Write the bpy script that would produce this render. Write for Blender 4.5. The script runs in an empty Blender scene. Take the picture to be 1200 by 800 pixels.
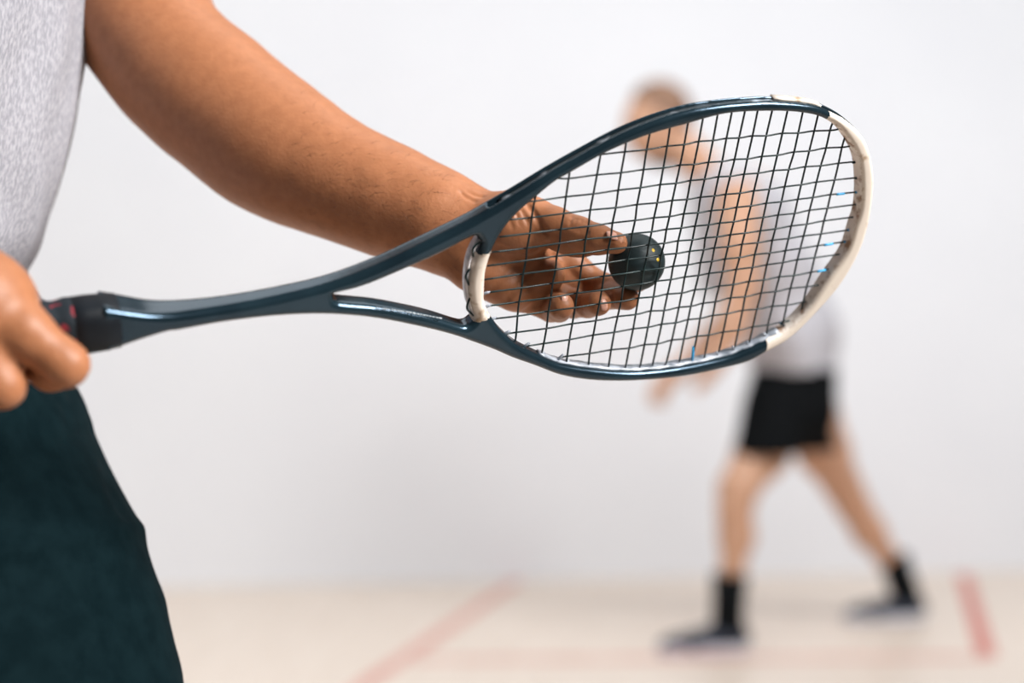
import bpy, math, random
import numpy as np
from mathutils import Vector, Matrix
random.seed(4)
rng = np.random.default_rng(7)
# ------------------------------------------------------------------ camera, light, exposure
FPX, CX, CY, CAMH = 1850.0, 600.0, 400.0, 0.96
sc = bpy.context.scene
COL = sc.collection
cam_d = bpy.data.cameras.new('camera')
cam = bpy.data.objects.new('camera', cam_d)
COL.objects.link(cam)
cam.location = (0, 0, CAMH)
cam.rotation_euler = (math.pi / 2, 0, 0)
cam_d.sensor_width = 36
cam_d.lens = FPX * 36 / 1200
cam_d.clip_start = 0.05
cam_d.dof.use_dof = True
cam_d.dof.focus_distance = 1.055
cam_d.dof.aperture_fstop = cam_d.lens / 1000 / 0.0225
sc.camera = cam
sc.view_settings.view_transform = 'Standard'
sc.view_settings.look = 'None'
sc.view_settings.gamma = 1
sc.view_settings.use_curve_mapping = False
sc.view_settings.exposure = 0.0
w = bpy.data.worlds.new('world')
sc.world = w
w.use_nodes = True
w.node_tree.nodes['Background'].inputs[0].default_value = (0.84, 0.92, 1.0, 1)
w.node_tree.nodes['Background'].inputs[1].default_value = 0.06


def area(name, loc, rot, sx, sy, power, col=(1, 1, 1), spread=180):
    l = bpy.data.lights.new(name, 'AREA')
    l.shape = 'RECTANGLE'
    l.spread = math.radians(spread)
    l.size, l.size_y, l.energy, l.color = sx, sy, power, col
    o = bpy.data.objects.new(name, l)
    COL.objects.link(o)
    o.location = loc
    o.rotation_euler = rot
    return o


area('unseen_lamp', (0.0, 2.8, 4.7), (0, 0, 0), 5.5, 1.5, 74, (1, .985, .965))
area('unseen_lamp', (0.6, 2.3, 3.9), (math.radians(54), 0, 0), 8.0, 1.4, 114, (.965, .98, 1), 125)  # added lamp out of view, tilted to brighten the far wall
side = area('unseen_lamp', (3.6, 2.6, 3.4), (0, 0, 0), 1.6, 1.0, 19, (.965, .98, 1), 110)  # added lamp out of view, lifts the dim lower right of the wall
side.rotation_euler = (Vector((1.6, 6.3, .7)) - side.location).to_track_quat('-Z', 'Y').to_euler()
key = area('unseen_lamp', (2.7, -.55, 3.05), (0, 0, 0), 1.2, 1.2, 46, (1, .98, .955), 60)
key.rotation_euler = (Vector((-.10, 1.1, 1.05)) - key.location).to_track_quat('-Z', 'Y').to_euler()

# ------------------------------------------------------------------ helpers


def P(px, py, d):
    return np.array([(px - CX) * d / FPX, d, CAMH + (CY - py) * d / FPX])


def F0(px, py):                      # a pixel on the floor
    return P(px, py, FPX * CAMH / (py - CY))


def mat(name, col, rough=.5, **kw):
    m = bpy.data.materials.new(name)
    m.use_nodes = True
    b = m.node_tree.nodes['Principled BSDF']
    b.inputs['Base Color'].default_value = (*col, 1)
    b.inputs['Roughness'].default_value = rough
    for k, v in kw.items():
        b.inputs[k.replace('_', ' ')].default_value = v
    return m


def noise_mix(m, c1, c2, scale, detail=3, lo=.35, hi=.65, bump=0, bscale=None, stretch=None, bdist=.001, coord='Object'):
    nt = m.node_tree
    N, L = nt.nodes, nt.links
    b = N['Principled BSDF']
    tc = N.new('ShaderNodeTexCoord')
    mp = N.new('ShaderNodeMapping')
    L.new(tc.outputs[coord], mp.inputs[0])
    if stretch:
        mp.inputs['Scale'].default_value = stretch
    n = N.new('ShaderNodeTexNoise')
    n.inputs['Scale'].default_value = scale
    n.inputs['Detail'].default_value = detail
    L.new(mp.outputs[0], n.inputs[0])
    r = N.new('ShaderNodeValToRGB')
    r.color_ramp.elements[0].position = lo
    r.color_ramp.elements[1].position = hi
    r.color_ramp.elements[0].color = (*c1, 1)
    r.color_ramp.elements[1].color = (*c2, 1)
    L.new(n.outputs['Fac'], r.inputs[0])
    L.new(r.outputs[0], b.inputs['Base Color'])
    if bump:
        n2 = N.new('ShaderNodeTexNoise')
        n2.inputs['Scale'].default_value = bscale or scale
        n2.inputs['Detail'].default_value = 4
        L.new(mp.outputs[0], n2.inputs[0])
        bp = N.new('ShaderNodeBump')
        bp.inputs['Strength'].default_value = bump
        bp.inputs['Distance'].default_value = bdist
        L.new(n2.outputs['Fac'], bp.inputs['Height'])
        L.new(bp.outputs[0], b.inputs['Normal'])
    return m


def empty(name, loc, label=None, cat=None, group=None):
    o = bpy.data.objects.new(name, None)
    COL.objects.link(o)
    o.location = tuple(loc)
    o.empty_display_size = .05
    if label:
        o['label'] = label
    if cat:
        o['category'] = cat
    if group:
        o['group'] = group
    return o


def wloc(o):
    v = Vector((0, 0, 0))
    while o is not None:
        v += Vector(o.location)
        o = o.parent
    return v


def mesh_obj(name, V, Fc, m, parent=None, smooth=True, label=None, mats=None, midx=None):
    V = np.asarray(V, float)
    base = np.array(wloc(parent)) if parent else V.mean(0) * 0
    me = bpy.data.meshes.new(name)
    V = V - base
    Fc = [tuple(int(i) for i in f) for f in Fc] if not isinstance(Fc, np.ndarray) else Fc
    if isinstance(Fc, np.ndarray):
        n = Fc.shape[1]
        me.vertices.add(len(V))
        me.vertices.foreach_set('co', V.astype(np.float32).ravel())
        me.loops.add(Fc.size)
        me.loops.foreach_set('vertex_index', Fc.astype(np.int32).ravel())
        me.polygons.add(len(Fc))
        me.polygons.foreach_set('loop_start', np.arange(0, Fc.size, n, dtype=np.int32))
        me.update(calc_edges=True)
        me.validate()
    else:
        me.from_pydata([tuple(v) for v in V], [], Fc)
        me.update()
    for q in (mats or [m]):
        me.materials.append(q)
    if midx is not None:
        me.polygons.foreach_set('material_index', np.asarray(midx, np.int32))
    if smooth:
        me.polygons.foreach_set('use_smooth', np.ones(len(me.polygons), bool))
    o = bpy.data.objects.new(name, me)
    COL.objects.link(o)
    if parent:
        o.parent = parent
    if label:
        o['label'] = label
    return o


def struct(o):
    o['kind'] = 'structure'
    return o


def box(c, h, R=None):
    c = np.array(c, float)
    v = np.array([[x, y, z] for x in (-1, 1) for y in (-1, 1) for z in (-1, 1)], float) * np.array(h)
    if R is not None:
        v = v @ np.asarray(R).T
    f = [(0, 1, 3, 2), (4, 6, 7, 5), (0, 4, 5, 1), (2, 3, 7, 6), (0, 2, 6, 4), (1, 5, 7, 3)]
    return v + c, f


def tube(pts, r, n=8, up=None):
    pts = np.asarray(pts, float)
    r = np.broadcast_to(np.asarray(r, float), (len(pts),))
    T = np.gradient(pts, axis=0)
    T /= np.linalg.norm(T, axis=1)[:, None] + 1e-12
    u = np.array(up if up is not None else (0.1, -1, .2), float)
    V, Fc = [], []
    for p, t, q in zip(pts, T, r):
        a = np.cross(t, u)
        a /= np.linalg.norm(a) + 1e-12
        b = np.cross(t, a)
        for k in range(n):
            an = 2 * math.pi * k / n
            V.append(p + q * (a * math.cos(an) + b * math.sin(an)))
    for i in range(len(pts) - 1):
        for k in range(n):
            Fc.append((i * n + k, i * n + (k + 1) % n, (i + 1) * n + (k + 1) % n, (i + 1) * n + k))
    Fc.append(tuple(range(n))[::-1])
    Fc.append(tuple((len(pts) - 1) * n + k for k in range(n)))
    return V, Fc


def join(parts):
    V, Fc = [], []
    for v, f in parts:
        o = len(V)
        V.extend(list(v))
        Fc.extend([tuple(i + o for i in q) for q in f])
    return V, Fc


def catmull(pts, n=8, closed=False):
    pts = np.asarray(pts, float)
    m = len(pts)
    out = []
    rngi = range(m) if closed else range(m - 1)
    for i in rngi:
        if closed:
            p0, p1, p2, p3 = pts[i - 1], pts[i], pts[(i + 1) % m], pts[(i + 2) % m]
        else:
            p1, p2 = pts[i], pts[i + 1]
            p0 = pts[i - 1] if i else 2 * p1 - p2
            p3 = pts[i + 2] if i + 2 < m else 2 * p2 - p1
        for k in range(n):
            t = k / n
            out.append(.5 * (2 * p1 + (p2 - p0) * t + (2 * p0 - 5 * p1 + 4 * p2 - p3) * t * t + (3 * p1 - p0 - 3 * p2 + p3) * t ** 3))
    if not closed:
        out.append(pts[-1])
    return np.array(out)


# ---- a scalar field on a rectilinear grid, turned into one continuous surface
class Field:
    def __init__(s, xs, ys, zs):
        s.ax = [np.asarray(a, np.float32) for a in (xs, ys, zs)]
        s.F = np.full([len(a) for a in s.ax], .5, np.float32)

    def win(s, lo, hi):
        sl = []
        for a, l, h in zip(s.ax, lo, hi):
            i0 = max(0, np.searchsorted(a, l) - 1)
            i1 = min(len(a), np.searchsorted(a, h) + 1)
            if i1 <= i0:
                return None, None
            sl.append(slice(i0, i1))
        g = (s.ax[0][sl[0]][:, None, None], s.ax[1][sl[1]][None, :, None], s.ax[2][sl[2]][None, None, :])
        return tuple(sl), g

    def blend(s, sl, d, k, mode='add'):
        A = s.F[sl]
        if mode == 'add':
            if k > 0:
                h = np.clip(.5 + .5 * (A - d) / k, 0, 1)
                s.F[sl] = A + (d - A) * h - k * h * (1 - h)
            else:
                s.F[sl] = np.minimum(A, d)
        else:
            if k > 0:
                h = np.clip(.5 - .5 * (A + d) / k, 0, 1)
                s.F[sl] = A + (-d - A) * h + k * h * (1 - h)
            else:
                s.F[sl] = np.maximum(A, -d)

    def cone(s, a, b, ra, rb, k=.01, mode='add', squash=None):
        """tapered capsule; squash = (axis, factor) flattens the section along an axis"""
        a, b = np.array(a, float), np.array(b, float)
        m = max(ra, rb) + k + .02
        sl, g = s.win(np.minimum(a, b) - m, np.maximum(a, b) + m)
        if sl is None:
            return
        q = [g[i] - a[i] for i in range(3)]
        ab = b - a
        L = float(ab @ ab) + 1e-12
        t = np.clip((q[0] * ab[0] + q[1] * ab[1] + q[2] * ab[2]) / L, 0, 1)
        e = [q[i] - t * ab[i] for i in range(3)]
        r2 = e[0] ** 2 + e[1] ** 2 + e[2] ** 2
        if squash is not None:
            ax, f = np.array(squash[0], float), squash[1]
            ax /= np.linalg.norm(ax)
            c = e[0] * ax[0] + e[1] * ax[1] + e[2] * ax[2]
            r2 = r2 + c * c * (1 / f ** 2 - 1)
        s.blend(sl, (np.sqrt(r2) - (ra + (rb - ra) * t)).astype(np.float32), k, mode)

    def chain(s, pts, k=.01, squash=None):
        for (a, ra), (b, rb) in zip(pts[:-1], pts[1:]):
            s.cone(a, b, ra, rb, k, squash=squash)

    def ell(s, c, r, k=.01, R=None, mode='add'):
        c, r = np.array(c, float), np.array(r, float)
        m = r.max() + k + .02
        sl, g = s.win(c - m, c + m)
        if sl is None:
            return
        q = [g[i] - c[i] for i in range(3)]
        if R is not None:
            R = np.asarray(R, float)
            q = [q[0] * R[0][i] + q[1] * R[1][i] + q[2] * R[2][i] for i in range(3)]   # columns of R are the axes
        k0 = np.sqrt((q[0] / r[0]) ** 2 + (q[1] / r[1]) ** 2 + (q[2] / r[2]) ** 2)
        k1 = np.sqrt((q[0] / r[0] ** 2) ** 2 + (q[1] / r[1] ** 2) ** 2 + (q[2] / r[2] ** 2) ** 2) + 1e-6
        s.blend(sl, (k0 * (k0 - 1) / k1).astype(np.float32), k, mode)

    def stack(s, rows, k=.02, rot=0.0):
        """rows of (z, cx, cy, a, b): a smooth column of elliptical sections"""
        rows = catmull(np.array(sorted(rows), float), 6)
        z = rows[:, 0]
        m = rows[:, 3:5].max() + k + .03
        sl, g = s.win((rows[:, 1].min() - m, rows[:, 2].min() - m, z[0] - m), (rows[:, 1].max() + m, rows[:, 2].max() + m, z[-1] + m))
        if sl is None:
            return
        cx, cy, a, b = [np.interp(g[2], z, rows[:, i]) for i in (1, 2, 3, 4)]
        dx, dy = g[0] - cx, g[1] - cy
        if rot:
            c_, s_ = math.cos(rot), math.sin(rot)
            dx, dy = dx * c_ + dy * s_, -dx * s_ + dy * c_
        k0 = np.sqrt((dx / a) ** 2 + (dy / b) ** 2)
        k1 = np.sqrt((dx / a ** 2) ** 2 + (dy / b ** 2) ** 2) + 1e-6
        d = k0 * (k0 - 1) / k1
        dz = np.maximum(z[0] - g[2], g[2] - z[-1])
        d = np.maximum(d, dz + 0 * d)
        s.blend(sl, d.astype(np.float32), k)

    def carve(s, pts, wd, dep):
        """a soft crease along a polyline (negative depth raises a ridge)"""
        pts = [np.array(p, float) for p in pts]
        A = np.array(pts)
        m = 3 * wd
        sl, g = s.win(A.min(0) - m, A.max(0) + m)
        if sl is None:
            return
        best = None
        for a, b in zip(pts[:-1], pts[1:]):
            q = [g[i] - a[i] for i in range(3)]
            ab = b - a
            L = float(ab @ ab) + 1e-12
            t = np.clip((q[0] * ab[0] + q[1] * ab[1] + q[2] * ab[2]) / L, 0, 1)
            r2 = sum((q[i] - t * ab[i]) ** 2 for i in range(3))
            best = r2 if best is None else np.minimum(best, r2)
        s.F[sl] += (dep * np.exp(-best / wd ** 2)).astype(np.float32)

    def wave(s, fn):
        g = (s.ax[0][:, None, None], s.ax[1][None, :, None], s.ax[2][None, None, :])
        s.F += fn(*g).astype(np.float32)

    def cut(s, n, off):
        """keep n.p < off"""
        g = (s.ax[0][:, None, None], s.ax[1][None, :, None], s.ax[2][None, None, :])
        s.F = np.maximum(s.F, (n[0] * g[0] + n[1] * g[1] + n[2] * g[2] - off).astype(np.float32))

    def mesh(s, smooth=0, wt=.6):
        F = s.F
        ax = s.ax
        S = F < 0
        nx, ny, nz = F.shape
        cnt = np.zeros((nx - 1, ny - 1, nz - 1), np.uint8)
        for dx in (0, 1):
            for dy in (0, 1):
                for dz in (0, 1):
                    cnt += S[dx:nx - 1 + dx, dy:ny - 1 + dy, dz:nz - 1 + dz]
        act = (cnt > 0) & (cnt < 8)
        I, J, K = np.nonzero(act)
        ids = np.full(act.shape, -1, np.int32)
        ids[I, J, K] = np.arange(len(I))
        acc = np.zeros((len(I), 3))
        num = np.zeros(len(I))
        cor = [(x, y, z) for x in (0, 1) for y in (0, 1) for z in (0, 1)]
        for a in cor:
            for d in range(3):
                if a[d]:
                    continue
                b = list(a)
                b[d] = 1
                fa = F[I + a[0], J + a[1], K + a[2]].astype(float)
                fb = F[I + b[0], J + b[1], K + b[2]].astype(float)
                msk = (fa < 0) != (fb < 0)
                t = np.where(msk, fa / np.where(fa == fb, 1, fa - fb), 0)
                pa = np.stack([ax[0][I + a[0]], ax[1][J + a[1]], ax[2][K + a[2]]], 1)
                pb = np.stack([ax[0][I + b[0]], ax[1][J + b[1]], ax[2][K + b[2]]], 1)
                acc += np.where(msk[:, None], pa + (pb - pa) * t[:, None], 0)
                num += msk
        V = acc / num[:, None]
        Q = []
        c = S[:-1, 1:-1, 1:-1] != S[1:, 1:-1, 1:-1]
        i, j, k = np.nonzero(c)
        j, k = j + 1, k + 1
        q = np.stack([ids[i, j - 1, k - 1], ids[i, j, k - 1], ids[i, j, k], ids[i, j - 1, k]], 1)
        fl = ~S[i, j, k]
        q[fl] = q[fl][:, ::-1]
        Q.append(q)
        c = S[1:-1, :-1, 1:-1] != S[1:-1, 1:, 1:-1]
        i, j, k = np.nonzero(c)
        i, k = i + 1, k + 1
        q = np.stack([ids[i - 1, j, k - 1], ids[i - 1, j, k], ids[i, j, k], ids[i, j, k - 1]], 1)
        fl = ~S[i, j, k]
        q[fl] = q[fl][:, ::-1]
        Q.append(q)
        c = S[1:-1, 1:-1, :-1] != S[1:-1, 1:-1, 1:]
        i, j, k = np.nonzero(c)
        i, j = i + 1, j + 1
        q = np.stack([ids[i - 1, j - 1, k], ids[i, j - 1, k], ids[i, j, k], ids[i - 1, j, k]], 1)
        fl = ~S[i, j, k]
        q[fl] = q[fl][:, ::-1]
        Q.append(q)
        Q = np.concatenate(Q)
        for _ in range(smooth):
            s2 = np.zeros_like(V)
            n2 = np.zeros(len(V))
            for e in range(4):
                a, b = Q[:, e], Q[:, (e + 1) % 4]
                for d in range(3):
                    s2[:, d] += np.bincount(a, V[b, d], len(V)) + np.bincount(b, V[a, d], len(V))
                n2 += np.bincount(a, minlength=len(V)) + np.bincount(b, minlength=len(V))
            V = V * (1 - wt) + wt * s2 / np.maximum(n2, 1)[:, None]
        return V, Q


def axis(*segs):
    """axis((lo, hi, step), ...) consecutive ranges with their own step"""
    out = []
    for lo, hi, st in segs:
        out.append(np.linspace(lo, hi, max(2, int(round((hi - lo) / st)) + 1))[:-1])
    out.append([segs[-1][1]])
    return np.concatenate(out)


# ------------------------------------------------------------------ setting: court floor, side wall, painted lines
M_floor = mat('maple_floor', (.74, .62, .52), .38)
noise_mix(M_floor, (.79, .665, .56), (.85, .73, .625), 2.2, 4, .3, .7, stretch=(9, .8, 1))
M_wall = mat('court_plaster', (.86, .855, .875), .6)
noise_mix(M_wall, (.835, .845, .88), (.875, .885, .915), 1.3, 4, .3, .7, bump=.15, bscale=30)
M_linef = mat('pale_line_paint', (.72, .36, .30), .5)  # paler, pinker tone than the right-hand line
noise_mix(M_linef, (.66, .30, .24), (.76, .44, .37), 9, 3)
M_line = mat('court_line_paint', (.62, .16, .12), .5)
noise_mix(M_line, (.60, .15, .11), (.68, .22, .17), 9, 3)

yaw = math.radians(7.5)
Rw = np.array([[math.cos(yaw), -math.sin(yaw), 0], [math.sin(yaw), math.cos(yaw), 0], [0, 0, 1]])
wc = F0(640, 679)
wu = Rw @ np.array([1, 0, 0])
wn = Rw @ np.array([0, 1, 0])
v, f = box(wc + wn * .075 + np.array([0, 0, 2.8]) + wu * .4, (6.2, .075, 2.8), Rw)
struct(mesh_obj('wall_side', v, f, M_wall, smooth=False))
v, f = box(wc - wn * 3.2 + np.array([0, 0, -.05]) + wu * .4, (6.2, 3.35, .05), Rw)
struct(mesh_obj('floor', v, f, M_floor, smooth=False))


def floor_line(a, b, wd, name, ml):
    a, b = np.array(a), np.array(b)
    t = (b - a) / np.linalg.norm(b - a)
    n = np.array([-t[1], t[0], 0]) * wd / 2
    h = np.array([0, 0, .0015])
    V = [a - n, a + n, b + n, b - n, a - n + h, a + n + h, b + n + h, b - n + h]
    struct(mesh_obj(name, V, [(4, 7, 6, 5), (0, 4, 5, 1), (1, 5, 6, 2), (2, 6, 7, 3), (3, 7, 4, 0), (0, 1, 2, 3)], ml, smooth=False))


a, b = F0(606, 681), F0(430, 800)
b = a + (b - a) * 1.55
floor_line(a, b, .055, 'trim_1', M_linef)
c, d_ = F0(1129, 673), F0(1157, 769)
floor_line(c, d_, .055, 'trim_2', M_line)
h0 = a + (b - a) / np.linalg.norm(b - a) * 0
ta = a + (b - a) * ((F0(500, 760) - a)[1] / (b - a)[1])
l1 = F0(488, 773)
floor_line(l1, F0(1160, 770), .055, 'trim_3', M_linef)

# ------------------------------------------------------------------ skin, cloth
def skin(name, c1, c2):
    m = mat(name, c1, .48)
    noise_mix(m, c1, c2, 130, 5, .3, .7, bump=.35, bscale=420, bdist=.0008)
    b = m.node_tree.nodes['Principled BSDF']
    b.inputs['Specular IOR Level'].default_value = .35
    b.inputs['Subsurface Weight'].default_value = .05
    b.inputs['Subsurface Radius'].default_value = (.006, .0025, .0015)
    b.inputs['Subsurface Scale'].default_value = 1
    return m


M_skinA = skin('tan_skin', (.315, .124, .056), (.375, .152, .070))
M_skinB = skin('fair_skin', (.60, .33, .21), (.66, .39, .26))
M_nail = mat('nail', (.62, .33, .25), .28)
M_heather = mat('heather_grey_cotton', (.5, .5, .53), .95)
noise_mix(M_heather, (.255, .255, .285), (.385, .38, .415), 420, 3, .36, .66, bump=.5, bscale=700, bdist=.0006, stretch=(1, 1, .45))
M_heatherB = mat('pale_grey_cotton', (.55, .54, .56), .95)
noise_mix(M_heatherB, (.50, .49, .52), (.60, .58, .62), 160, 3)
M_shorts = mat('dark_teal_shorts', (.007, .016, .019), .62)
noise_mix(M_shorts, (.0022, .0075, .0095), (.0035, .0105, .013), 60, 3, bump=.2, bscale=900, bdist=.0003)
M_black = mat('black_knit', (.008, .009, .010), .8)
noise_mix(M_black, (.006, .007, .008), (.011, .012, .013), 80, 2)
M_shoe = mat('navy_shoe', (.016, .022, .04), .6)
noise_mix(M_shoe, (.012, .017, .03), (.022, .03, .052), 70, 2)
M_sole = mat('white_rubber', (.72, .72, .78), .5)
noise_mix(M_sole, (.68, .68, .75), (.76, .76, .82), 30, 2)
M_shorts.node_tree.nodes['Principled BSDF'].inputs['Roughness'].default_value = .8
for q_ in (M_shorts, M_black, M_heather, M_heatherB):
    q_.node_tree.nodes['Principled BSDF'].inputs['Specular IOR Level'].default_value = .02
M_hair = mat('brown_hair', (.10, .05, .03), .6)
noise_mix(M_hair, (.22, .115, .07), (.32, .18, .11), 90, 3, stretch=(1, 1, 4))
M_hairA = mat('black_hair', (.02, .014, .01), .5)
noise_mix(M_hairA, (.015, .01, .008), (.03, .02, .015), 90, 3, stretch=(1, 1, 4))

# ------------------------------------------------------------------ racquet plane
IA, IB, IC = .943, -.00025, -.00035      # 1/depth of the string bed over the frame


def plane_d(px, py):
    return 1 / (IA + IB * (px - 746) + IC * (py - 307))


def Q(px, py, n=0.0):
    return P(px, py, plane_d(px, py)) + RN * n


RN = np.array([-FPX * IB, -(IA + IB * (CX - 746) + IC * (CY - 307)), FPX * IC])
RN /= np.linalg.norm(RN)
O0 = P(746, 307, plane_d(746, 307))
RU = Q(995, 171) - Q(667, 208.5)
RU /= np.linalg.norm(RU)
RV = np.cross(RN, RU)
RV /= np.linalg.norm(RV)
if RV[2] < 0:
    RV = -RV
RMAT = np.stack([RU, RV, RN], 1)          # columns


def to_uv(px, py):
    q = Q(px, py) - O0
    return np.array([q @ RU, q @ RV])


def from_uvn(U):
    return O0 + np.asarray(U) @ RMAT.T


M_frame = mat('dark_blue_lacquer', (.014, .027, .036), .19)
noise_mix(M_frame, (.006, .013, .018), (.010, .021, .028), 25, 3, bump=.08, bscale=300, bdist=.0003)
M_frame.node_tree.nodes['Principled BSDF'].inputs['Specular IOR Level'].default_value = .55
M_frame.node_tree.nodes['Principled BSDF'].inputs['Specular Tint'].default_value = (.50, .74, 1, 1)
M_cream = mat('scuffed_cream_paint', (.72, .62, .52), .5)
noise_mix(M_cream, (.36, .25, .16), (.68, .60, .52), 110, 5, .30, .42, bump=.3, bscale=240, bdist=.0005)
M_dirt = mat('dirty_cream_inner', (.5, .38, .28), .7)
noise_mix(M_dirt, (.32, .20, .13), (.84, .77, .70), 120, 6, .36, .50, bump=.5, bscale=300, bdist=.0006)
M_string = mat('teal_black_string', (.008, .022, .024), .35)
noise_mix(M_string, (.003, .009, .011), (.006, .022, .023), 60, 2)
M_string.node_tree.nodes['Principled BSDF'].inputs['Specular IOR Level'].default_value = .25
M_blue = mat('bright_blue_ink', (.02, .36, .72), .4)
M_grom = mat('smoke_plastic', (.20, .23, .28), .3)
noise_mix(M_grom, (.10, .12, .15), (.34, .37, .42), 160, 4, .35, .6)
M_clear = mat('milky_plastic', (.60, .58, .60), .3)
noise_mix(M_clear, (.45, .43, .46), (.78, .75, .76), 200, 3)
M_groove = mat('grommet_channel', (.016, .028, .036), .4)
noise_mix(M_groove, (.010, .018, .024), (.40, .44, .50), 75, 5, .56, .72)
M_text = mat('pale_print', (.42, .46, .50), .5)
M_grip = mat('black_grip_tape', (.012, .015, .02), .7)

# traced silhouettes (photograph pixels)
outer_top = [(40.5, 355), (76, 347.5), (100, 346.5), (117, 346), (146, 350.6), (175, 354.5), (210, 353.6), (270, 346), (330, 334.7), (385, 321), (440, 300), (495, 274), (544.5, 249.5), (570, 235), (600, 217.5), (640, 193), (680, 170.5), (720, 149.5), (760, 133), (800, 121), (837, 115), (870, 112), (900, 111), (944, 115), (968, 124), (989, 137), (1007.5, 157), (1018, 179), (1022.7, 208), (1020.6, 242), (1014, 274), (1004, 300), (988, 328), (971, 350), (944, 379), (921.5, 399), (901, 410.5), (876.5, 424), (845, 432.5), (800, 441.5), (744, 446.5), (696, 446), (658, 440), (625, 428), (599, 418.6), (577, 409), (550, 399), (530, 392), (495, 383), (440, 372), (385, 367), (330, 368), (270, 374), (210, 383), (193, 385), (157, 395), (124, 406), (102, 411), (60, 418), (40, 420)]
hole_head = [(628, 230), (650, 212.5), (667, 203), (702, 183), (732, 169), (761, 158), (806, 145), (852, 133.5), (905, 131), (939, 133), (963, 139), (984, 154), (997, 177), (1001, 203), (1000, 237), (993, 261), (984, 288), (962, 320.5), (939.5, 354), (917, 377), (897, 389), (876.5, 399), (845, 411), (800, 421), (770, 425.5), (734, 428), (691, 425), (653, 419), (632, 411), (604, 397.5), (587, 384), (575, 370), (568, 355), (567, 341), (569, 315), (578, 288), (592, 264.6), (609, 246)]
hole_throat = [(389, 344.3), (415, 336.5), (440, 328), (490, 306.7), (522, 292), (545, 280), (557, 276), (556, 286), (548, 305), (544, 327), (546, 348), (551, 363), (547, 370), (536, 373), (495, 361), (440, 350)]


def uv_outline(pts, hole):
    p = catmull(pts, 5, closed=True)
    t = np.roll(p, -1, 0) - np.roll(p, 1, 0)
    n = np.stack([t[:, 1], -t[:, 0]], 1)
    n /= np.linalg.norm(n, axis=1)[:, None] + 1e-9
    area2 = np.sum(p[:, 0] * np.roll(p[:, 1], -1) - np.roll(p[:, 0], -1) * p[:, 1])
    if area2 < 0:
        n = -n                      # n now points away from the enclosed region
    if hole:
        n = -n                      # away from material
    sv = np.array([3.1, 4.4]) * (.85 if hole else 1.0)
    off = np.abs(n @ sv)
    q = p - n * off[:, None]
    return np.array([to_uv(*k) for k in q])


def sd_poly(U, V, poly):
    best = np.full(U.shape, 1e9)
    ins = np.zeros(U.shape, bool)
    m = len(poly)
    for i in range(m):
        a, b = poly[i], poly[(i + 1) % m]
        ab = b - a
        t = np.clip(((U - a[0]) * ab[0] + (V - a[1]) * ab[1]) / (ab @ ab + 1e-15), 0, 1)
        dd = (U - a[0] - t * ab[0]) ** 2 + (V - a[1] - t * ab[1]) ** 2
        best = np.minimum(best, dd)
        if a[1] != b[1]:
            c = ((a[1] > V) != (b[1] > V)) & (U < (b[0] - a[0]) * (V - a[1]) / (b[1] - a[1]) + a[0])
            ins ^= c
    return np.where(ins, -1, 1) * np.sqrt(best)


o_uv, h_uv, t_uv = uv_outline(outer_top, False), uv_outline(hole_head, True), uv_outline(hole_throat, True)
tip_u = o_uv[:, 0].max()
butt_u = tip_u - .688
B0 = from_uvn([butt_u, to_uv(60, 384)[1], 0])
racquet = empty('squash_racquet', B0, 'dark blue squash racquet with cream head tip held by the player in front', 'racquet')
us = np.arange(o_uv[:, 0].min() - .004, o_uv[:, 0].max() + .006, .0010)
vs = np.arange(o_uv[:, 1].min() - .006, o_uv[:, 1].max() + .006, .0010)
ns = np.arange(-.0165, .0166, .0010)
UU, VV = np.meshgrid(us, vs, indexing='ij')
s_out = sd_poly(UU, VV, o_uv)
s_h = sd_poly(UU, VV, h_uv)
s_t = sd_poly(UU, VV, t_uv)
s2 = np.maximum(s_out, np.maximum(-s_h, -s_t))
# half depth: head 6.6 mm, arms 8 mm, shaft 10-13 mm
u_shaft = to_uv(385, 345)[0]
u_cone = to_uv(150, 375)[0]
Dn = np.interp(UU, [u_cone - .03, u_cone, u_cone + .05, u_shaft, u_shaft + .09, u_shaft + .15, tip_u], [.0135, .0125, .0095, .0085, .0078, .0068, .0066])
rr = np.minimum(.0046, Dn * .6)
f2 = s2[:, :, None]
D3 = Dn[:, :, None]
R3 = rr[:, :, None]
qx = f2 + R3
qy = np.abs(ns[None, None, :]) - (D3 - R3)
F3 = np.minimum(np.maximum(qx, qy), 0) + np.sqrt(np.maximum(qx, 0) ** 2 + np.maximum(qy, 0) ** 2) - R3
# channel on the outside of the hoop
u_g = to_uv(572, 240)[0]
nn_ = ns[None, None, :]
gch = np.maximum(np.abs(nn_ + .0002) - .0027, -(s_out[:, :, None] + .0026))
gate = np.maximum(gch, (u_g - UU)[:, :, None])
F3 = np.maximum(F3, -gate)
gu1 = to_uv(117, 377)[0]
F3 = np.maximum(F3, (gu1 + .001 - UU)[:, :, None])
fr = Field(us, vs, ns)
fr.F = F3.astype(np.float32)
Vf, Qf = fr.mesh(1)
cent = Vf[Qf].mean(1)
tip_a, tip_b = to_uv(966, 132), to_uv(893, 404)
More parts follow.
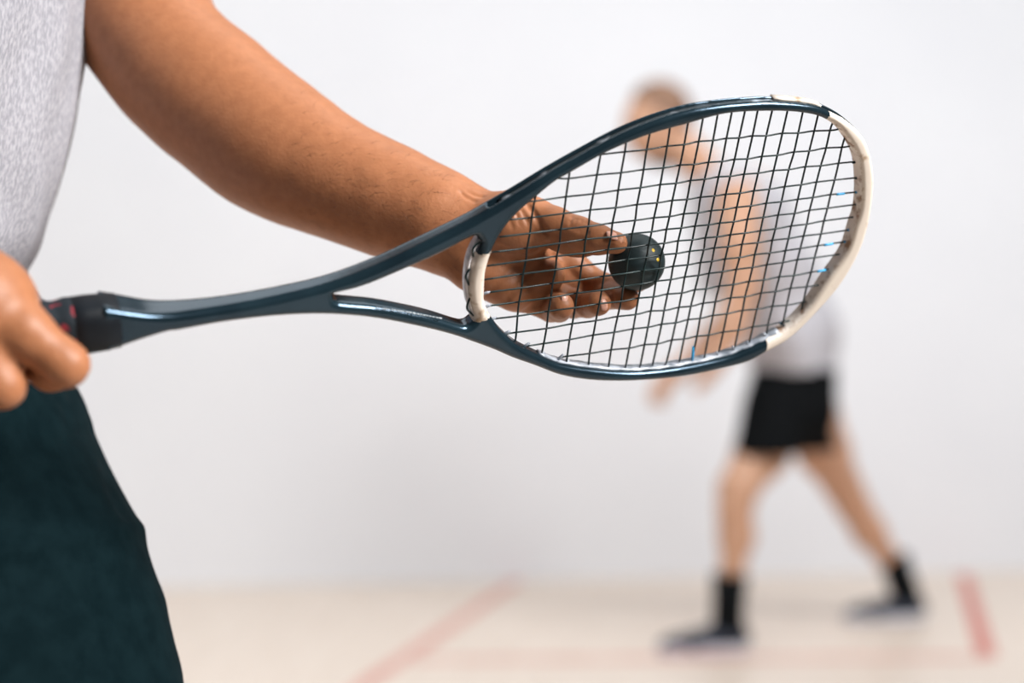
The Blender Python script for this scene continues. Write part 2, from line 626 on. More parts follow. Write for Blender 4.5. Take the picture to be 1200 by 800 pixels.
# side of the line tip_a - tip_b
dl = tip_b - tip_a
side = (cent[:, 0] - tip_a[0]) * dl[1] - (cent[:, 1] - tip_a[1]) * dl[0]
ref = (to_uv(1010, 240) - tip_a)
refs = ref[0] * dl[1] - ref[1] * dl[0]
is_tip = side * np.sign(refs) > 0
br_top, br_bot = to_uv(577, 287), to_uv(568, 367)
sh = np.array([sd_ for sd_ in np.zeros(1)])
bl = np.array([to_uv(*q_) for q_ in ((568, 288), (561, 305), (556.5, 327), (557.5, 348), (563, 367))])
bdist = np.full(len(cent), 9.)
for a_, b_ in zip(bl[:-1], bl[1:]):
    ab_ = b_ - a_
    t_ = np.clip(((cent[:, :2] - a_) @ ab_) / (ab_ @ ab_), 0, 1)
    bdist = np.minimum(bdist, np.linalg.norm(cent[:, :2] - a_ - t_[:, None] * ab_, axis=1))
is_br = (bdist < .0092) & (cent[:, 1] < br_top[1] + (cent[:, 0] - br_top[0]) * .25) & (cent[:, 1] > br_bot[1] + (cent[:, 0] - br_bot[0]) * .2) & (cent[:, 0] < br_top[0] + .004) & (cent[:, 0] > to_uv(540, 330)[0] - .004)
Wf = from_uvn(Vf)


def sub(maskf, name, m, label=None, midx=None, mats=None):
    q = Qf[maskf]
    used, inv = np.unique(q, return_inverse=True)
    return mesh_obj(name, Wf[used], inv.reshape(q.shape).astype(np.int32), m, racquet, label=label, mats=mats, midx=midx)


sub(~is_tip & ~is_br, 'frame', M_frame, 'dark blue lacquered frame')
sub(is_br, 'throat_bridge', M_cream, 'cream throat bridge')
# the inside wall of the tip is dirty
ic = np.round((cent[is_tip][:, 0] - us[0]) / .001).astype(int).clip(0, len(us) - 1)
jc = np.round((cent[is_tip][:, 1] - vs[0]) / .001).astype(int).clip(0, len(vs) - 1)
inner = (-s_h[ic, jc] > -.0012) & (np.abs(cent[is_tip][:, 2]) < .0055)
sub(is_tip, 'head_tip', M_cream, 'scuffed cream paint on the tip of the hoop', midx=inner.astype(int), mats=[M_cream, M_dirt])


def ring_path(poly, inset, keep=None, n=300):
    p = np.asarray(poly)
    t = np.roll(p, -1, 0) - np.roll(p, 1, 0)
    nr = np.stack([t[:, 1], -t[:, 0]], 1)
    nr /= np.linalg.norm(nr, axis=1)[:, None] + 1e-9
    ar = np.sum(p[:, 0] * np.roll(p[:, 1], -1) - np.roll(p[:, 0], -1) * p[:, 1])
    if ar < 0:
        nr = -nr
    return p + nr * inset


def band(path, half_n, thick, n0=0., wob=None):
    """a flat strip following a path in the racquet plane, closed or open"""
    V, Fc = [], []
    p = np.asarray(path)
    t = np.gradient(p, axis=0)
    nr = np.stack([t[:, 1], -t[:, 0]], 1)
    nr /= np.linalg.norm(nr, axis=1)[:, None] + 1e-9
    for i in range(len(p)):
        hn = half_n if wob is None else half_n * wob[i]
        for s_, k in ((-1, -1), (1, -1), (1, 1), (-1, 1)):
            q = p[i] + nr[i] * thick * .5 * k
            V.append(from_uvn([q[0], q[1], n0 + s_ * hn]))
    for i in range(len(p) - 1):
        for k in range(4):
            Fc.append((i * 4 + k, i * 4 + (k + 1) % 4, i * 4 + 4 + (k + 1) % 4, i * 4 + 4 + k))
    Fc += [(3, 2, 1, 0), tuple((len(p) - 1) * 4 + k for k in range(4))]
    return V, Fc


# outer grommet strip in the channel (from the throat over the top to the tip, and round to the lower arm)
op = ring_path(o_uv, -.0022)
om = [i for i in range(len(op)) if op[i][0] > u_g + .006]
runs = []
opx = op[om]
up_run = opx
v, f = band(up_run, .0025, .0012)
mesh_obj('grommet_strip', v, f, M_groove, racquet, label='outer grommet strip sunk in the channel of the hoop')
# bumper pieces on the tip
op2 = ring_path(o_uv, -.0006)
vmin = to_uv(1017, 170)[1]
t1 = [i_ for i_ in range(len(op2)) if to_uv(903, 116)[0] < op2[i_][0] < to_uv(966, 124)[0] and op2[i_][1] > 0]
v, f = band(op2[t1], .0030, .0022, -.0030)
mesh_obj('bumper_guard', v, f, M_cream, racquet, label='cream bumper over the dark hoop')
t2 = [i_ for i_ in range(len(op2)) if op2[i_][0] > to_uv(960, 122)[0] and op2[i_][1] > vmin]
v, f = band(op2[t2], .0017, .0020, -.0040)
mesh_obj('bumper_guard', v, f, M_frame, racquet, label='dark rail on the outside of the tip')
# inner grommet strip
ip = ring_path(h_uv, -.0002)
lo = [i for i in range(len(ip)) if ip[i][0] > to_uv(640, 300)[0] and ip[i][0] < to_uv(915, 385)[0] and ip[i][1] < to_uv(780, 330)[1]]
wb = 1 + .15 * np.sin(np.arange(len(lo)) * 1.7)
v, f = band(ip[lo], .0034, .0012, -.0006, wb)
mesh_obj('inner_grommet_strip', v, f, M_grom, racquet, label='smoke grey inner strip along the lower side of the hoop')

# ---- strings: traced crossings of the 14 mains and 18 crosses
R0 = {3: (731.5, 178.5), 4: (758.5, 174.7), 5: (781, 172), 6: (802.5, 168.7), 7: (818, 166.4), 8: (836.2, 164), 9: (850.5, 162.8), 10: (866.9, 161), 11: (881, 159.8), 12: (898.7, 158.5), 13: (916, 156.8), 14: (936.2, 155.3), 15: (953.3, 154), 16: (973.5, 152.3)}
R1 = dict(zip(range(1, 18), [(667, 208.5), (698.8, 205.5), (728.5, 201.7), (753.5, 199.3), (778, 195.8), (796.2, 194), (814, 192), (829.5, 190.8), (847, 188.5), (860, 187.4), (876.5, 185.5), (892, 184), (911.7, 181.2), (929.7, 178.7), (949.2, 176.2), (967.2, 174), (987.5, 172)]))
R2 = dict(zip(range(18), [(627, 235), (662.6, 231.2), (696, 226.5), (723.8, 223.5), (751.2, 219.2), (773, 217), (793, 214), (808.5, 212.2), (826.5, 209.3), (841.2, 207.8), (856.5, 205.8), (871.2, 204.7), (889.2, 202.2), (905.8, 200.5), (925.2, 198), (943, 196), (962.7, 193.6), (981.8, 192)]))
R10 = dict(zip(range(18), [(607, 369.5), (642, 365.2), (674.5, 359.7), (701.5, 356.5), (728.5, 352.3), (747.5, 350), (766.5, 347), (781.5, 345.2), (799.7, 342.5), (813.5, 340.3), (828, 337.7), (842, 335.8), (860.1, 332.6), (877, 330.4), (895.7, 327.2), (912.5, 325), (931.2, 322), (949.7, 319.6)]))
R11 = dict(zip(range(18), [(604.5, 390), (641, 384), (670, 380), (699, 374.8), (723, 371.5), (745.5, 367.7), (762, 365), (779, 363), (794.8, 360.8), (810.3, 358), (823.2, 356), (839, 352.8), (855.6, 349.6), (873.8, 346.9), (891, 344), (909.7, 340.7), (925.5, 338.5), (946.2, 335.2)]))
R12 = dict(zip(range(1, 18), [(636.5, 403.2), (668, 397), (694.5, 393.3), (720.5, 388.5), (741.2, 386), (760, 382.5), (774.5, 380.6), (792.5, 377.3), (805.5, 375.2), (821, 372.2), (834.5, 370.2), (852.7, 366.8), (869.3, 364.3), (887.7, 361.4), (904.5, 359.5), (922.8, 356.8), (940.5, 354.7)]))
R13 = dict(zip(range(2, 17), [(664, 418), (691.5, 413.3), (715.5, 410.5), (738, 407), (754.5, 404.6), (771, 402), (786.5, 399.2), (802.2, 396.3), (815.8, 394.5), (831.2, 391.8), (846.8, 389.6), (865.9, 386), (881.3, 383.5), (900.7, 379.8), (917.2, 377.3)]))
rows = {0: R0, 1: R1, 2: R2, 10: R10, 11: R11, 12: R12, 13: R13}
mid = {3: [(594, 257.7), (623.5, 255), (660.5, 250), (867.5, 226), (902, 221.4), (978.2, 210.7)], 4: [(585, 277.6), (620.5, 273), (657, 269), (862.7, 243.3), (916.7, 236), (973.2, 228.5)],
       5: [(576.5, 295.5), (617.5, 291), (655.5, 284.5), (860.7, 259.3), (911.7, 252.3), (970, 243.5)], 6: [(571, 311.5), (616, 305), (652.2, 300.3), (873.5, 273), (926.3, 265.3), (965.7, 259.1)],
       7: [(568, 327.5), (613.5, 321.2), (650.5, 315.7), (869.7, 286.4), (924.2, 279.2), (962.5, 273.7)], 8: [(569, 343), (611.5, 337), (647.2, 332.3), (867.5, 301), (920, 293.8), (958, 288)],
       9: [(570.5, 358.7), (608.5, 353.8), (645.8, 348.4), (863.7, 315.6), (917.7, 307.4), (955.2, 301.6)]}
for j in range(3, 10):
    mp = np.array(mid[j])
    row = {}
    for i in range(18):
        z2, z10 = .75 * (-1) ** (i + 2), .75 * (-1) ** (i + 10)
        a_, b_ = np.array(R2[i]) - (z2, 0), np.array(R10[i]) - (z10, 0)
        t = (j - 2) / 8
        for _ in range(6):
            x = a_[0] + (b_[0] - a_[0]) * t
            y = np.interp(x, mp[:, 0], mp[:, 1])
            t = (y - a_[1]) / (b_[1] - a_[1])
        row[i] = (x + .95 * (-1) ** (i + j) + rng.normal(0, .15), y + .45 * (-1) ** (i + j + 1) + rng.normal(0, .15))
    rows[j] = row
m_start = [(704, 181), (653, 209), (615, 236.3), (594, 257.7), (585, 277.6), (576.5, 295.5), (571, 311.5), (567, 327.7), (568, 343.1), (569.5, 358.8), (575, 373.9), (592, 391.5), (617, 405.4), (655, 419.5)]
m_end = [(984, 151), (997, 171), (1003, 189.3), (1006, 208), (1006, 224.8), (1006, 239), (1002, 254), (999, 268.7), (994, 282.5), (989, 297), (980, 313.8), (966, 332.8), (953, 353), (930, 375.2)]
c_top = [(628.5, 227), (668, 199), (704, 180), (734, 165), (762, 154), (785.5, 147), (806.5, 141), (824, 137), (841, 134), (857.5, 132), (873, 130), (888, 129), (905, 129), (923, 129), (941, 130), (959, 133), (977, 141), (991, 158)]
c_bot = [(603.5, 401), (634.5, 415), (663.5, 425), (689.5, 430), (712.5, 433), (732.5, 433), (749.5, 432), (763.5, 432), (779.5, 430), (795, 428), (809.5, 426), (824.5, 423), (841.5, 415.5), (860.5, 409), (877.5, 403), (898, 393), (916.5, 380), (938.5, 366)]


def string_pts(px_list, sgn, wv=.00065):
    pts = [Q(*p_, n=s_ * wv) for p_, s_ in zip(px_list, sgn)]
    return catmull(pts, 4)


for j in range(14):
    its = sorted(rows[j].items())
    pl = [m_start[j]] + [q for _, q in its] + [m_end[j]]
    sg = [0] + [(-1) ** (i + j) for i, _ in its] + [0]
    v, f = tube(string_pts(pl, sg), .00062, 7, up=RN)
    ms = mesh_obj('main_string', v, f, M_string, racquet)
    for (jj, x0, x1) in ((4, 980.5, 989.5), (4, 1002, 1005), (7, 993, 998), (8, 966, 976), (8, 989, 993), (10, 958, 967.5), (10, 974, 979)):
        if jj == j:
            a_, b_ = np.array(its[-1][1]), np.array(m_end[j])
            g_ = lambda x: Q(x, a_[1] + (b_[1] - a_[1]) * (x - a_[0]) / (b_[0] - a_[0]))
            v, f = tube([g_(x) for x in np.linspace(x0, x1, 4)], .0009, 8, up=RN)
            mesh_obj('ink_mark', v, f, M_blue, ms, label='bright blue ink mark')
for i in range(18):
    nodes = [(j, rows[j][i]) for j in range(14) if i in rows[j]]
    pl = [c_top[i]] + [q for _, q in nodes] + [c_bot[i]]
    sg = [0] + [-(-1) ** (i + j) for j, _ in nodes] + [0]
    v, f = tube(string_pts(pl, sg), .00070, 7, up=RN)
    ms = mesh_obj('cross_string', v, f, M_string, racquet)
    if i == 10:
        v, f = tube([Q(812.8, 406), Q(812, 414), Q(811, 423)], .0011, 8, up=RN)
        mesh_obj('ink_mark', v, f, M_blue, ms, label='bright blue ink mark')
# grommet collars where strings enter the lower and inner sides
for (x, y) in c_bot[1:17] + [(570, 343), (571, 358.7), (577.5, 373.5), (594, 389.5), (617, 404), (657, 418)] + m_end[2:13]:
    cpt = np.array((x, y))
    ctr = np.array((785, 290))
    dr = (ctr - cpt) / np.linalg.norm(ctr - cpt)
    low = y > 340 and x < 900
    v, f = tube([Q(*(cpt - dr * 4)), Q(*(cpt + dr * 2)), Q(*(cpt + dr * 4.5))], [.0011, .0009, .0006], 8, up=RN)
    mesh_obj('grommet', v, f, M_grom if (x < 670) else (M_grom if low else M_frame), racquet)
# string loops running along the outside of the bridge and in the upper channel
for (p0, p1, p2) in [((561, 279), (553.5, 287), (553, 297)), ((549, 311), (545, 319), (548, 330)), ((549, 345), (546.5, 356), (553, 366))]:
    v, f = tube(catmull([Q(p0[0] - 1, p0[1], n=.004), Q(p1[0] - 2.5, p1[1], n=.0052), Q(p2[0] - 1, p2[1], n=.004)], 8), .00075, 7, up=RN)
    mesh_obj('string_loop', v, f, M_string, racquet)
bpp = [(560, 277), (552.5, 290), (547.5, 305), (545, 327), (546.5, 347), (551.5, 364)]
bpu = catmull([to_uv(*q) for q in bpp], 6)
v, f = band(bpu, .0036, .0014, .0005)
mesh_obj('bridge_grommet_strip', v, f, M_clear, racquet, label='milky clear strip behind the bridge')

# tiny pale print on the lower arm of the throat
lt = []
xx = 437.0
while xx < 512:
    L = rng.uniform(1.2, 3.2)
    yy = np.interp(xx, [437, 470, 512], [353.6, 358.3, 366.2])
    a_, b_ = Q(xx, yy, .0072), Q(xx + L, yy + L * .16, .0072)
    v, f = tube([a_, (a_ + b_) / 2, b_], .00035 + rng.uniform(0, .0002), 5, up=RN)
    lt.append((v, f))
    xx += L + rng.uniform(.7, 1.8)
v, f = join(lt)
mesh_obj('printed_lettering', v, f, M_text, racquet, label='faint pale printed lettering')

# grip: wrapped handle, octagonal section growing to the butt
nt = M_grip.node_tree
N_, L_ = nt.nodes, nt.links
tc = N_.new('ShaderNodeTexCoord')
vor = N_.new('ShaderNodeTexNoise')
vor.inputs['Scale'].default_value = 140
vor.inputs['Detail'].default_value = 1
L_.new(tc.outputs['Object'], vor.inputs[0])
rp = N_.new('ShaderNodeValToRGB')
rp.color_ramp.elements[0].position = .58
rp.color_ramp.elements[0].color = (.010, .016, .022, 1)
rp.color_ramp.elements[1].position = .63
rp.color_ramp.elements[1].color = (.20, .02, .03, 1)
L_.new(vor.outputs['Fac'], rp.inputs[0])
L_.new(rp.outputs[0], N_['Principled BSDF'].inputs['Base Color'])
gv = (to_uv(112, 346)[1] + to_uv(112, 409)[1]) / 2 - .0002
gu1 = to_uv(117, 377)[0]
V, Fc = [], []
nseg = 90
ga = []
for i in range(nseg + 1):
    t = i / nseg
    u = gu1 + .003 + (butt_u - gu1 - .003) * t
    R = .0150 + .0006 * math.sin(t * 60) + (.0026 * max(0, (t - .88) / .12)) - (.004 if i == nseg else 0) - (.0006 if i == 0 else 0)
    vv = gv + (to_uv(60, 383)[1] - gv) * min(1, t * 3)
    for k in range(24):
        an = 2 * math.pi * k / 24
        se_ = lambda q_: math.copysign(abs(q_) ** .72, q_)
        V.append(from_uvn([u, vv + R * 1.04 * se_(math.cos(an)), R * .92 * se_(math.sin(an))]))
for i in range(nseg):
    for k in range(24):
        Fc.append((i * 24 + k, i * 24 + (k + 1) % 24, (i + 1) * 24 + (k + 1) % 24, (i + 1) * 24 + k))
Fc += [tuple(range(24))[::-1], tuple(nseg * 24 + k for k in range(24))]
mesh_obj('grip', V, Fc, M_grip, racquet, label='black wrapped grip with dark red marks')
gvv = to_uv(60, 383)[1]
V, Fc = [], []
prof = [(-.011, .0135), (-.010, .0150), (0, .0157), (.008, .0160), (.015, .0158), (.016, .0148)]
for du, R in prof:
    for k in range(32):
        an = 2 * math.pi * k / 32
        V.append(from_uvn([gu1 - du, gv + R * 1.04 * se_(math.cos(an)), R * .92 * se_(math.sin(an))]))
for i in range(len(prof) - 1):
    for k in range(32):
        Fc.append((i * 32 + k, i * 32 + (k + 1) % 32, (i + 1) * 32 + (k + 1) % 32, (i + 1) * 32 + k))
M_rub = mat('black_rubber_band', (.010, .013, .018), .55)
noise_mix(M_rub, (.004, .006, .009), (.007, .010, .014), 60, 2)
M_rub.node_tree.nodes['Principled BSDF'].inputs['Specular IOR Level'].default_value = .2
M_grip.node_tree.nodes['Principled BSDF'].inputs['Specular IOR Level'].default_value = .25
mesh_obj('grip_collar', V, Fc, M_rub, racquet, label='black rubber collar at the top of the grip')


def on_grip(t, ang, r):                   # a point round the handle axis, t metres from the top of the grip
    return from_uvn([gu1 - t, gvv + r * math.cos(ang), r * math.sin(ang)])


# ------------------------------------------------------------------ squash ball
bc = P(746, 307, 1.088)
BR = .0197
th = np.linspace(0, math.pi, 33)
ph = np.linspace(0, 2 * math.pi, 65)[:-1]
V = [bc + BR * np.array([math.sin(a_) * math.cos(b_), math.sin(a_) * math.sin(b_), math.cos(a_)]) for a_ in th for b_ in ph]
Fc = [(i * 64 + k, (i + 1) * 64 + k, (i + 1) * 64 + (k + 1) % 64, i * 64 + (k + 1) % 64) for i in range(32) for k in range(64)]
M_ball = mat('dark_rubber', (.012, .024, .028), .55)
noise_mix(M_ball, (.005, .016, .019), (.009, .024, .028), 90, 3, bump=.3, bscale=260, bdist=.0004)
ball = empty('squash_ball', bc, 'small dark rubber squash ball with two yellow dots, pinched between thumb and fingers', 'ball')
bb = mesh_obj('ball_shell', V, Fc, M_ball, ball)
M_dot = mat('yellow_dot', (.80, .52, .03), .5)
for (x, y) in ((763.3, 294.5), (768.8, 305.3)):
    q = np.array([(x - 746) * 1.088 / FPX, 0, (307 - y) * 1.088 / FPX])
    q[1] = -math.sqrt(BR ** 2 - q @ q)
    nrm = q / np.linalg.norm(q)
    a1 = np.cross(nrm, (0, 0, 1))
    a1 /= np.linalg.norm(a1)
    a2 = np.cross(nrm, a1)
    V, Fc = [bc + nrm * (BR + .00025)], []
    for rg, hh in ((.0008, .0002), (.00145, -.00015)):
        for k in range(16):
            an = 2 * math.pi * k / 16
            V.append(bc + nrm * (BR + hh) + rg * (a1 * math.cos(an) + a2 * math.sin(an)))
    for k in range(16):
        Fc += [(0, 1 + k, 1 + (k + 1) % 16), (1 + k, 17 + k, 17 + (k + 1) % 16, 1 + (k + 1) % 16)]
    mesh_obj('yellow_dot', V, Fc, M_dot, ball, label='yellow dot')

# ------------------------------------------------------------------ player in front
MP = lambda x, y, d, r: (P(x, y, d), r * d / FPX)
man = empty('person', (-.40, 1.16, 0), 'player in front in a heather grey t-shirt and dark shorts, holding racquet and ball', 'person')
bx = axis((-.85, -.44, .011), (-.44, -.23, .0035), (-.23, -.07, .0035), (-.07, .115, .00115), (.115, .14, .004))
by = axis((.72, .82, .008), (.82, .96, .0035), (.96, 1.055, .007), (1.055, 1.165, .00115), (1.165, 1.24, .0035), (1.24, 1.62, .010))
bz = axis((0, .90, .010), (.90, .965, .003), (.965, 1.065, .00115), (1.065, 1.24, .004), (1.24, 1.86, .009))
B = Field(bx, by, bz)
# torso, neck, head
B.stack([(.84, -.475, 1.17, .115, .165), (.95, -.495, 1.17, .085, .15), (1.08, -.475, 1.165, .082, .145), (1.25, -.45, 1.16, .095, .15), (1.38, -.44, 1.155, .085, .16), (1.44, -.43, 1.155, .07, .12), (1.47, -.425, 1.155, .05, .07)], .03)
B.cone((-.43, 1.155, 1.42), (-.40, 1.155, 1.56), .062, .056, .03)
hc = np.array([-.375, 1.155, 1.655])
B.ell(hc + (0, 0, .02), (.098, .076, .108), .02)
B.ell(hc + (.03, 0, -.055), (.062, .055, .062), .03)
B.cone(hc + (.085, 0, .005), hc + (.105, 0, -.028), .010, .015, .012)     # nose
B.ell(hc + (.085, 0, -.06), (.018, .026, .008), .008)
B.ell(hc + (.078, 0, -.098), (.022, .024, .02), .02)
for s_ in (-1, 1):
    B.ell(hc + (.082, s_ * .030, .018), (.012, .016, .008), .008, mode='sub')
    B.ell(hc + (.076, s_ * .030, .016), (.012, .013, .011), .004)
    B.ell(hc + (-.005, s_ * .078, -.008), (.018, .009, .031), .006)
# legs
B.chain([((-.45, 1.08, .86), .098), ((-.33, 1.02, .52), .072), ((-.36, 1.0, .46), .058), ((-.44, .99, .32), .060), ((-.47, .98, .10), .036), ((-.47, .98, .06), .04)], .02)
B.cone((-.47, .98, .038), (-.32, .972, .028), .03, .018, .015)
B.chain([((-.50, 1.26, .86), .098), ((-.50, 1.36, .50), .072), ((-.53, 1.37, .44), .058), ((-.60, 1.38, .30), .058), ((-.66, 1.39, .10), .036), ((-.66, 1.39, .06), .04)], .02)
B.cone((-.66, 1.39, .038), (-.51, 1.398, .028), .03, .018, .015)
# far (left) arm: shoulder to wrist
B.chain([((-.425, 1.325, 1.395), .062), MP(50, -130, 1.30, 76), MP(118, -55, 1.27, 78), MP(160, 10, 1.24, 76), MP(188, 58, 1.222, 70)], .03)
B.chain([MP(186, 60, 1.222, 68), MP(214, 87, 1.212, 73), MP(254, 119, 1.203, 76), MP(300, 157, 1.19, 75), MP(330, 177, 1.18, 71), MP(362, 195, 1.17, 66), MP(401, 213, 1.158, 60.5), MP(440, 229, 1.15, 57.5), MP(472, 242, 1.142, 55), MP(516, 259, 1.13, 51.5), MP(540, 271, 1.126, 49)], .02)
# hand: palm
B.cone(*[MP(540, 272, 1.126, 47)[0], MP(590, 292, 1.124, 46)[0]], .030, .030, .012, squash=((0, 1, 0), .72))
fing = {'index': [MP(590, 272, 1.126, 24), MP(655, 297, 1.132, 19.5), MP(694, 328, 1.134, 14.5), MP(723, 338, 1.122, 13.5), MP(748, 330, 1.117, 12)],
        'middle': [MP(586, 285, 1.124, 26), MP(645, 316, 1.132, 21), MP(690, 348, 1.140, 15.5), MP(715, 347, 1.116, 14.8), MP(735, 349.5, 1.098, 14)],
        'ring': [MP(580, 305, 1.122, 26), MP(628, 334, 1.128, 21), MP(672, 357, 1.130, 15.5), MP(689, 357, 1.104, 15), MP(701, 355, 1.087, 15.2)],
        'pinky': [MP(570, 318, 1.122, 24), MP(610, 345, 1.122, 18), MP(646, 362, 1.120, 15), MP(655, 362, 1.098, 15), MP(657, 358.5, 1.083, 15.8)]}
for nm, c in fing.items():
    B.cone(c[0][0], c[1][0], c[0][1], c[1][1], .012)
for nm, c in fing.items():
    for q0, q1 in zip(c[1:-1], c[2:]):
        B.cone(q0[0], q1[0], q0[1], q1[1], .0025)
# thenar, hypothenar and thumb
B.chain([MP(553, 262, 1.118, 32), MP(598, 262, 1.106, 34), MP(628, 258, 1.100, 24)], .012)
B.ell(P(606, 268, 1.100), (.026, .014, .017), .010, R=np.array([[.95, 0, .3], [0, 1, 0], [-.3, 0, .95]]))
B.chain([MP(620, 255, 1.101, 25), MP(650, 264, 1.092, 21), MP(678, 274, 1.083, 19.5), MP(700, 280.5, 1.076, 17.3), MP(722.5, 284.5, 1.069, 13)], .004)
B.ell(P(668, 284, 1.088), (.018, .009, .009), .008, R=np.array([[.95, 0, .25], [0, 1, 0], [-.25, 0, .95]]))
B.cone(MP(556, 312, 1.113, 30)[0], MP(600, 342, 1.110, 18)[0], .0175, .0125, .012)
B.ell(P(636, 322, 1.112), (.016, .009, .013), .008)
# creases: traced on the palm, projected to its front side


def crease(pxs, d, wd=.0011, dep=.0011):
    B.carve([P(x, y, d if np.isscalar(d) else d[n_]) for n_, (x, y) in enumerate(pxs)], wd, dep)


B.F = B.F  # (palm surface depth is found by marching towards the body)


def front_depth(px, py, d0=1.04, d1=1.17, B=B):
    ds = np.arange(d0, d1, .0008)
    pts = np.array([P(px, py, q) for q in ds])
    ii = [np.clip(np.searchsorted(a_, pts[:, n_]), 0, len(a_) - 1) for n_, a_ in enumerate(B.ax)]
    val = B.F[ii[0], ii[1], ii[2]]
    k = np.nonzero(val < 0)[0]
    return ds[k[0]] if len(k) else None


def surf_line(pxs, n=5, B=B, d0=1.04, d1=1.17):
    out = []
    for x, y in catmull(pxs, n):
        q = front_depth(x, y, d0, d1, B)
        if q is not None:
            out.append(P(x, y, q))
    return out


for pxs, wd, dep in [
        ([(618, 240), (626, 250), (633, 263), (644, 279)], .0012, .0016),
        ([(583, 289), (600, 295), (618, 299), (634, 292), (648, 283)], .0015, .0012),
        ([(594, 352), (606, 337), (618, 322), (634, 310), (650, 300)], .0014, .0012),
        ([(575, 340), (590, 325), (603, 312)], .0012, .0006),
        ([(612, 369), (626, 358), (642, 348), (652, 343)], .0013, .0017),
        ([(604, 355), (612, 345), (622, 338)], .001, .0006),
        ([(677, 350), (681, 358), (680, 368)], .0009, .0009),
        ([(715, 340), (718, 347), (718, 357)], .0009, .0008),
        ([(663, 287), (668, 294), (676, 299)], .001, .0008),
        ([(646, 360), (650, 369), (656, 375)], .0008, .0007),
        ([(540, 226), (547, 232), (556, 236)], .001, .0005), ([(548, 224), (556, 229), (566, 231)], .001, .0005),
        ([(600, 243), (606, 252), (609, 262)], .001, .0006), ([(607, 240), (613, 250), (618, 260)], .001, .0006), ([(592, 250), (597, 258), (600, 266)], .001, .0005)]:
    L_c = surf_line(pxs)
    if len(L_c) > 1:
        B.carve(L_c, wd * 1.35, dep * 2.4)
for x in (676, 681, 686, 690, 671):       # knuckle wrinkles over the thumb joint
    L_c = surf_line([(x, 254 + (x - 671) * .42), (x - 3, 262 + (x - 671) * .3), (x - 1, 268 + (x - 671) * .3)])
    if len(L_c) > 1:
        B.carve(L_c, .0010, .0018)
# wrist tendons, forearm modelling
for pxs, wd, dep in [([(430, 205), (475, 228), (520, 246)], .004, -.0012), ([(455, 232), (490, 250), (520, 262)], .003, -.0008), ([(232, 20), (222, 32), (205, 44)], .005, .003)]:
    B.carve([P(x, y, 1.15 - .04 if x > 300 else 1.19) for x, y in pxs], wd, dep)
# near (right) arm and the hand closed round the grip
G = lambda t, a_, r: on_grip(t, a_, r)
B.chain([((-.425, .985, 1.395), .062), ((-.60, .93, 1.16), .052), ((-.635, .92, 1.10), .05)], .03)
B.chain([((-.635, .92, 1.10), .052), ((-.52, .895, 1.055), .046), (P(-200, 300, .885), .034), (P(-130, 330, .875), .031)], .02)
kn = [(.012, 0), (.034, 1), (.056, 2), (.077, 3)]
B.chain([(P(-130, 330, .875), .032), (P(-60, 352, .872), .034), (P(-15, 362, .874), .028)], .02)
# index finger: knuckle, middle joint low in front of the grip, tip curling under and behind it
B.chain([(P(-28, 356, .872), .0185), (P(28, 388, .866), .0145), (P(77, 427, .870), .0122), (P(60, 434, .890), .0112), (P(40, 424, .915), .0095)], .006)
B.chain([(P(-50, 378, .868), .0185), (P(-22, 424, .862), .0150), (P(2, 452, .864), .0122), (P(0, 452, .888), .0112), (P(-12, 438, .912), .0095)], .006)
B.chain([(P(-80, 390, .868), .0175), (P(-62, 432, .860), .0140), (P(-42, 458, .862), .0120), (P(-45, 456, .885), .011), (P(-55, 440, .908), .0095)], .006)
B.chain([(P(-112, 392, .868), .0160), (P(-104, 430, .862), .0130), (P(-86, 452, .864), .0110), (P(-88, 450, .882), .010), (P(-95, 438, .902), .0088)], .006)
B.chain([(P(-90, 345, .885), .0190), (P(-40, 345, .915), .0140), (P(0, 362, .932), .0115), (P(22, 385, .930), .0095)], .008)
V, Qd = B.mesh(1, .3)
body = mesh_obj('body', V, Qd, M_skinA, man)

# fingernails


def nail(c, u, n, L, Wd, par, th=.0006):
    c, u, n = [np.array(q, float) for q in (c, u, n)]
    u /= np.linalg.norm(u)
    n -= u * (n @ u)
    n /= np.linalg.norm(n)
    s_ = np.cross(u, n)
    V, Fc = [], []
    NU, NV = 9, 9
    for i in range(NU):
        for k in range(NV):
            a_, b_ = -1 + 2 * i / (NU - 1), -1 + 2 * k / (NV - 1)
            sx = b_ * math.sqrt(max(0, 1 - .55 * a_ ** 4))
            V.append(c + u * L * a_ * math.sqrt(1 - .25 * b_ * b_) + s_ * Wd * sx + n * (th - .0022 * sx * sx * (Wd / .005) - .0010 * a_ * a_))
    for i in range(NU - 1):
        for k in range(NV - 1):
            Fc.append((i * NV + k, i * NV + k + 1, (i + 1) * NV + k + 1, (i + 1) * NV + k))
    o = mesh_obj('fingernail', V, Fc, M_nail, par)
    sm = o.modifiers.new('thickness', 'SOLIDIFY')
    sm.thickness = .0006
    return o


def surf_nail(px, py, u, L, Wd):
    q = front_depth(px, py)
    if q is None:
        return
    c = P(px, py, q)
    e = .0035
    g = []
    for d3 in range(3):
        dv = np.zeros(3)
        dv[d3] = e
        gv_ = []
        for sg_ in (1, -1):
            pt = c + sg_ * dv
            ii = [int(np.clip(np.searchsorted(a_, pt[n_]), 0, len(a_) - 1)) for n_, a_ in enumerate(B.ax)]
            gv_.append(B.F[ii[0], ii[1], ii[2]])
        g.append(gv_[0] - gv_[1])
    nail(c, u, g, L, Wd, body)


surf_nail(722, 274.5, (.95, .1, -.30), .0068, .0050)
surf_nail(663.5, 352, (-.15, 0, 1), .0045, .0034)
surf_nail(708.5, 357, (-.15, 0, 1), .0040, .0030)

# shirt, shorts, hair, socks, shoes of the player in front
sx_ = axis((-.72, -.60, .008), (-.60, -.27, .0045))
S = Field(axis((-.74, -.18, .0045)), axis((.86, 1.46, .006)), axis((.86, 1.52, .0045)))
